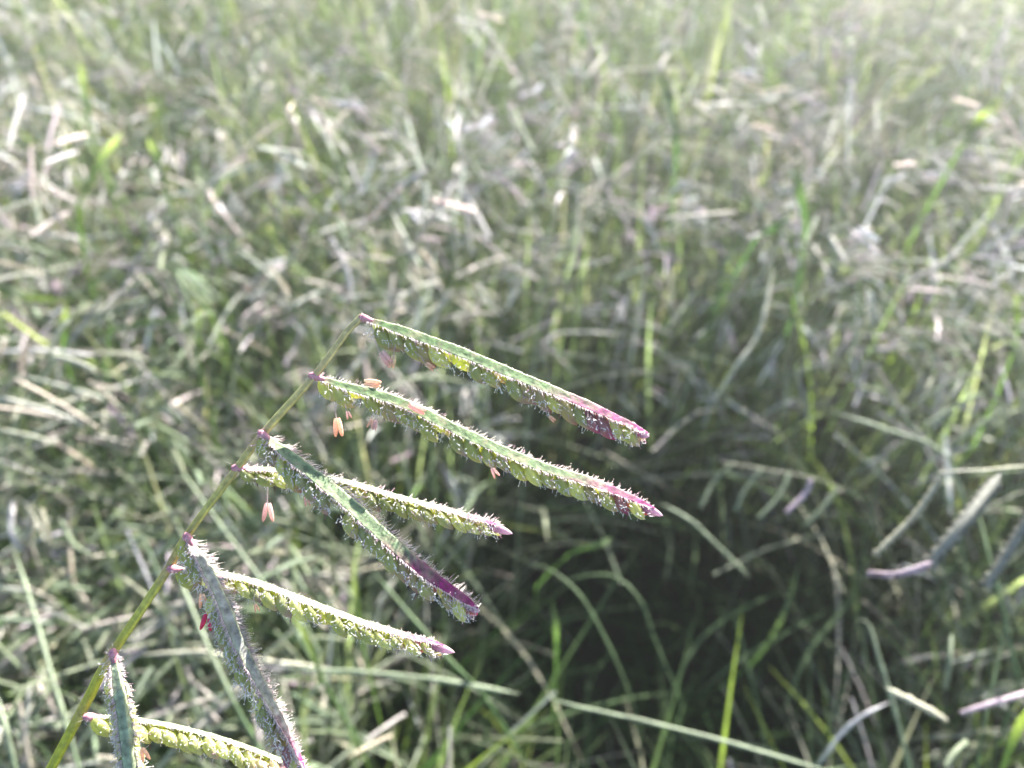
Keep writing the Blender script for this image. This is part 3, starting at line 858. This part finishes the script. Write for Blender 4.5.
    # short bristles, many with glint beads, standing off the row of spikelets that shows, and a tuft on the tip
    for k in range(int(n_sp * 12)):
        u = rng.uniform(0.03, 0.99)
        p, tt, b, nn, w = fr(u)
        h = rng.uniform(0.15, 1.0)
        e = p + b * (w * 0.75 + L * 0.22 * math.sin(math.pi * min(h, .95))) - nn * (w * 0.1 + L * 0.55 * h) + b * 0.0002
        dd = unit(b * 0.55 + nn * rng.uniform(-0.3, 0.7) + tt * rng.uniform(0.0, 0.7) + rng.normal(0, .3, 3))
        hair(hb, e, dd, rng.uniform(0.6, 1.3) * MM, rng.uniform(0.00006, 0.00011), (0.90, 0.88, 0.86) if rng.random() < .9 else (0.6, 0.40, 0.50), rng.random() < .6)
    for k in range(110):
        u = rng.uniform(0.86, 1.0)
        p, tt, b, nn, w = fr(u)
        e = p - nn * rng.uniform(0.0, 0.5) * L + b * rng.uniform(-.6, 1.2) * w
        dd = unit(tt * rng.uniform(0.2, 1.2) + b * rng.normal(0, .7) - nn * rng.normal(0.1, .6))
        hair(hb, e, dd, rng.uniform(0.5, 1.3) * MM, rng.uniform(0.00005, 0.0001), (0.88, 0.80, 0.82) if rng.random() < .65 else (0.62, 0.30, 0.48), rng.random() < .4)
    # tuft at the joint
    for k in range(26):
        hair(hb, P[0] + rng.normal(0, .00035, 3), unit(rng.normal(0, 1, 3) - UP * 0.6), rng.uniform(.8, 2.2) * MM, 0.000035, (0.75, 0.66, 0.70))
    # pale end: a keel ending in a point or a blunt tuft
    p, tt, b, nn, w = fr(0.985)
    u = np.linspace(0, 1, 9)
    Lt = (5.8 if tip == 'point' else 2.6) * MM
    path = p - tt * Lt * 0.42 - nn * 0.0006 + np.outer(u * Lt, unit(tt - nn * 0.12)) + np.outer(0.0003 * u ** 2, nn)
    rad = 0.0009 * np.sin(math.pi * np.clip(0.15 + u * 0.85, 0, 1)) ** 0.7 + 0.00002
    cpt = lerp(np.array((0.30, 0.05, 0.15))[None], np.array((0.70, 0.52, 0.60))[None], u[:, None])
    tb = MB(); tubes(tb, path[None], rad[None], cpt[None], ref=-FW, K=9, flat=0.8)
    child(tb, 'raceme_tip', M_HAIR, r, P[-1])
    o = child(hb, 'bristles', M_HAIR, r, P[0]); o['kind'] = 'stuff'
    if st.n:
        o = child(st, 'stigmas', M_ANTH, r, P[0]); o['kind'] = 'stuff'
    return r

R1 = raceme([(363, 318, 0.0), (400, 330, -0.00055), (455, 350, -0.001), (520, 377, -0.001), (585, 404, -0.0005), (648, 433, 0.0)], (36, 36, 30), 16, .68, 21, 6.0, tip='blunt', hair_n=420, hair_up=0, hl_top=.2)
R2 = raceme([(313, 376, 0.0), (345, 386, 0.0015), (400, 402, 0.003), (470, 436, 0.0028), (540, 466, 0.003), (600, 485, 0.0035), (655, 508, 0.004)], (42, 40, 36, 34), 16, .76, 22, 5.5, hair_n=520, hl_top=.7, pale=0.06)
R3 = raceme([(262, 434, 0.0), (300, 464, -0.00225), (345, 500, -0.004), (390, 541, -0.0045), (430, 575, -0.004), (478, 608, -0.0035)], (38, 42, 48, 36), 19, .66, 20, 5.5, tip='blunt', hair_n=600, hl_top=1.1, pale=0.2)
R4 = raceme([(236, 468, 0.001), (275, 470, 0.0035), (300, 475, 0.006), (345, 482, 0.006), (400, 498, 0.0055), (450, 511, 0.005), (502, 526, 0.0045)], (25, 20, 18, 30), 11, .80, 18, 4.6, hair_n=430, hl_top=.9, pale=0.6)
R5 = raceme([(187, 537, 0), (205, 565, -.0003), (224, 605, -.0004), (240, 645, -.0004), (264, 690, -.0003), (290, 740, -.0002), (306, 772, 0)], (44, 48, 52, 40, 25, 15), 15, .78, 21, 4.8, hair_n=1200, hair_len=2.7, hl_top=1.0, pale=.75)
R6 = raceme([(172, 569, 0.001), (200, 571, 0.003), (250, 581, 0.0045), (310, 603, 0.004), (370, 625, 0.0035), (444, 645, 0.003)], (28, 22, 22, 32), 12, .80, 18, 5.1, hair_n=380, hl_top=.4, pale=0.5)
R8 = raceme([(88, 717, 0.002), (120, 718, 0.0045), (170, 726, 0.006), (230, 742, 0.0055), (290, 765, 0.005), (330, 786, 0.005)], (20, 15, 15), 10, .95, 17, 5.2, hair_n=260, hl_top=.3, pale=0.4)
R7 = raceme([(113, 653, 0), (119, 690, -.001), (125, 725, -.002), (130, 768, -.003), (140, 830, -.004), (158, 890, -.004)], (70, 95, 115, 115), 13, .90, 18, 4.8, own=False, hair_n=620, hair_len=2.6, bare=.12, pale=0.55)

PEACH, ROSE, CREAM = (0.90, 0.66, 0.50), (0.84, 0.62, 0.58), (0.90, 0.76, 0.52)
def anthers():
    A = lambda par, x, y, L, col, ang=0.0, d=-.002, **k: anther(par, at(x, y, D0 + d), L * MM, col, R(ang), **k)
    A(R1, 381, 352, 3.4, ROSE, 38, fork=.05)
    A(R1, 394, 355, 2.6, CREAM, -12, fork=.03)
    A(R1, 426, 363, 2.0, PEACH, 52, fork=.08)
    A(R1, 549, 416, 1.6, PEACH, 48, fork=.06)
    A(R2, 337, 418, 3.6, PEACH, 6, fork=.09)
    A(R2, 376, 420, 2.0, ROSE, -12, fork=.05)
    A(R2, 372, 419, 1.8, PEACH, -16)
    A(R2, 347, 411, 1.6, ROSE, 20)
    A(R2, 492, 468, 2.0, ROSE, 30)
    A(R2, 364, 382, 3.4, (0.72, 0.58, 0.48), lying=RT * 1 - UP * .12, filament=False, fork=.02, d=.003)
    A(R2, 409, 404, 3.6, ROSE, lying=RT * 1 - UP * .5, filament=False, fork=.02, d=.0015)
    A(R4, 268, 503, 3.6, ROSE, 0, d=0)
    A(R6, 202, 594, 2.8, PEACH, 8, d=0)
    A(R6, 208, 612, 3.6, (0.80, 0.10, 0.24), -8, d=0)
    A(R7, 142, 748, 2.6, PEACH, 20, d=-.003)
    A(R6, 255, 604, 1.6, PEACH, 20, d=0)
    A(R3, 305, 497, 1.8, ROSE, 20, d=-.001)
anthers()
if rest.n:
    o = child(rest, 'spikelet', M_SPIK, root, (0, 0.1, 0.6)); o['kind'] = 'stuff'
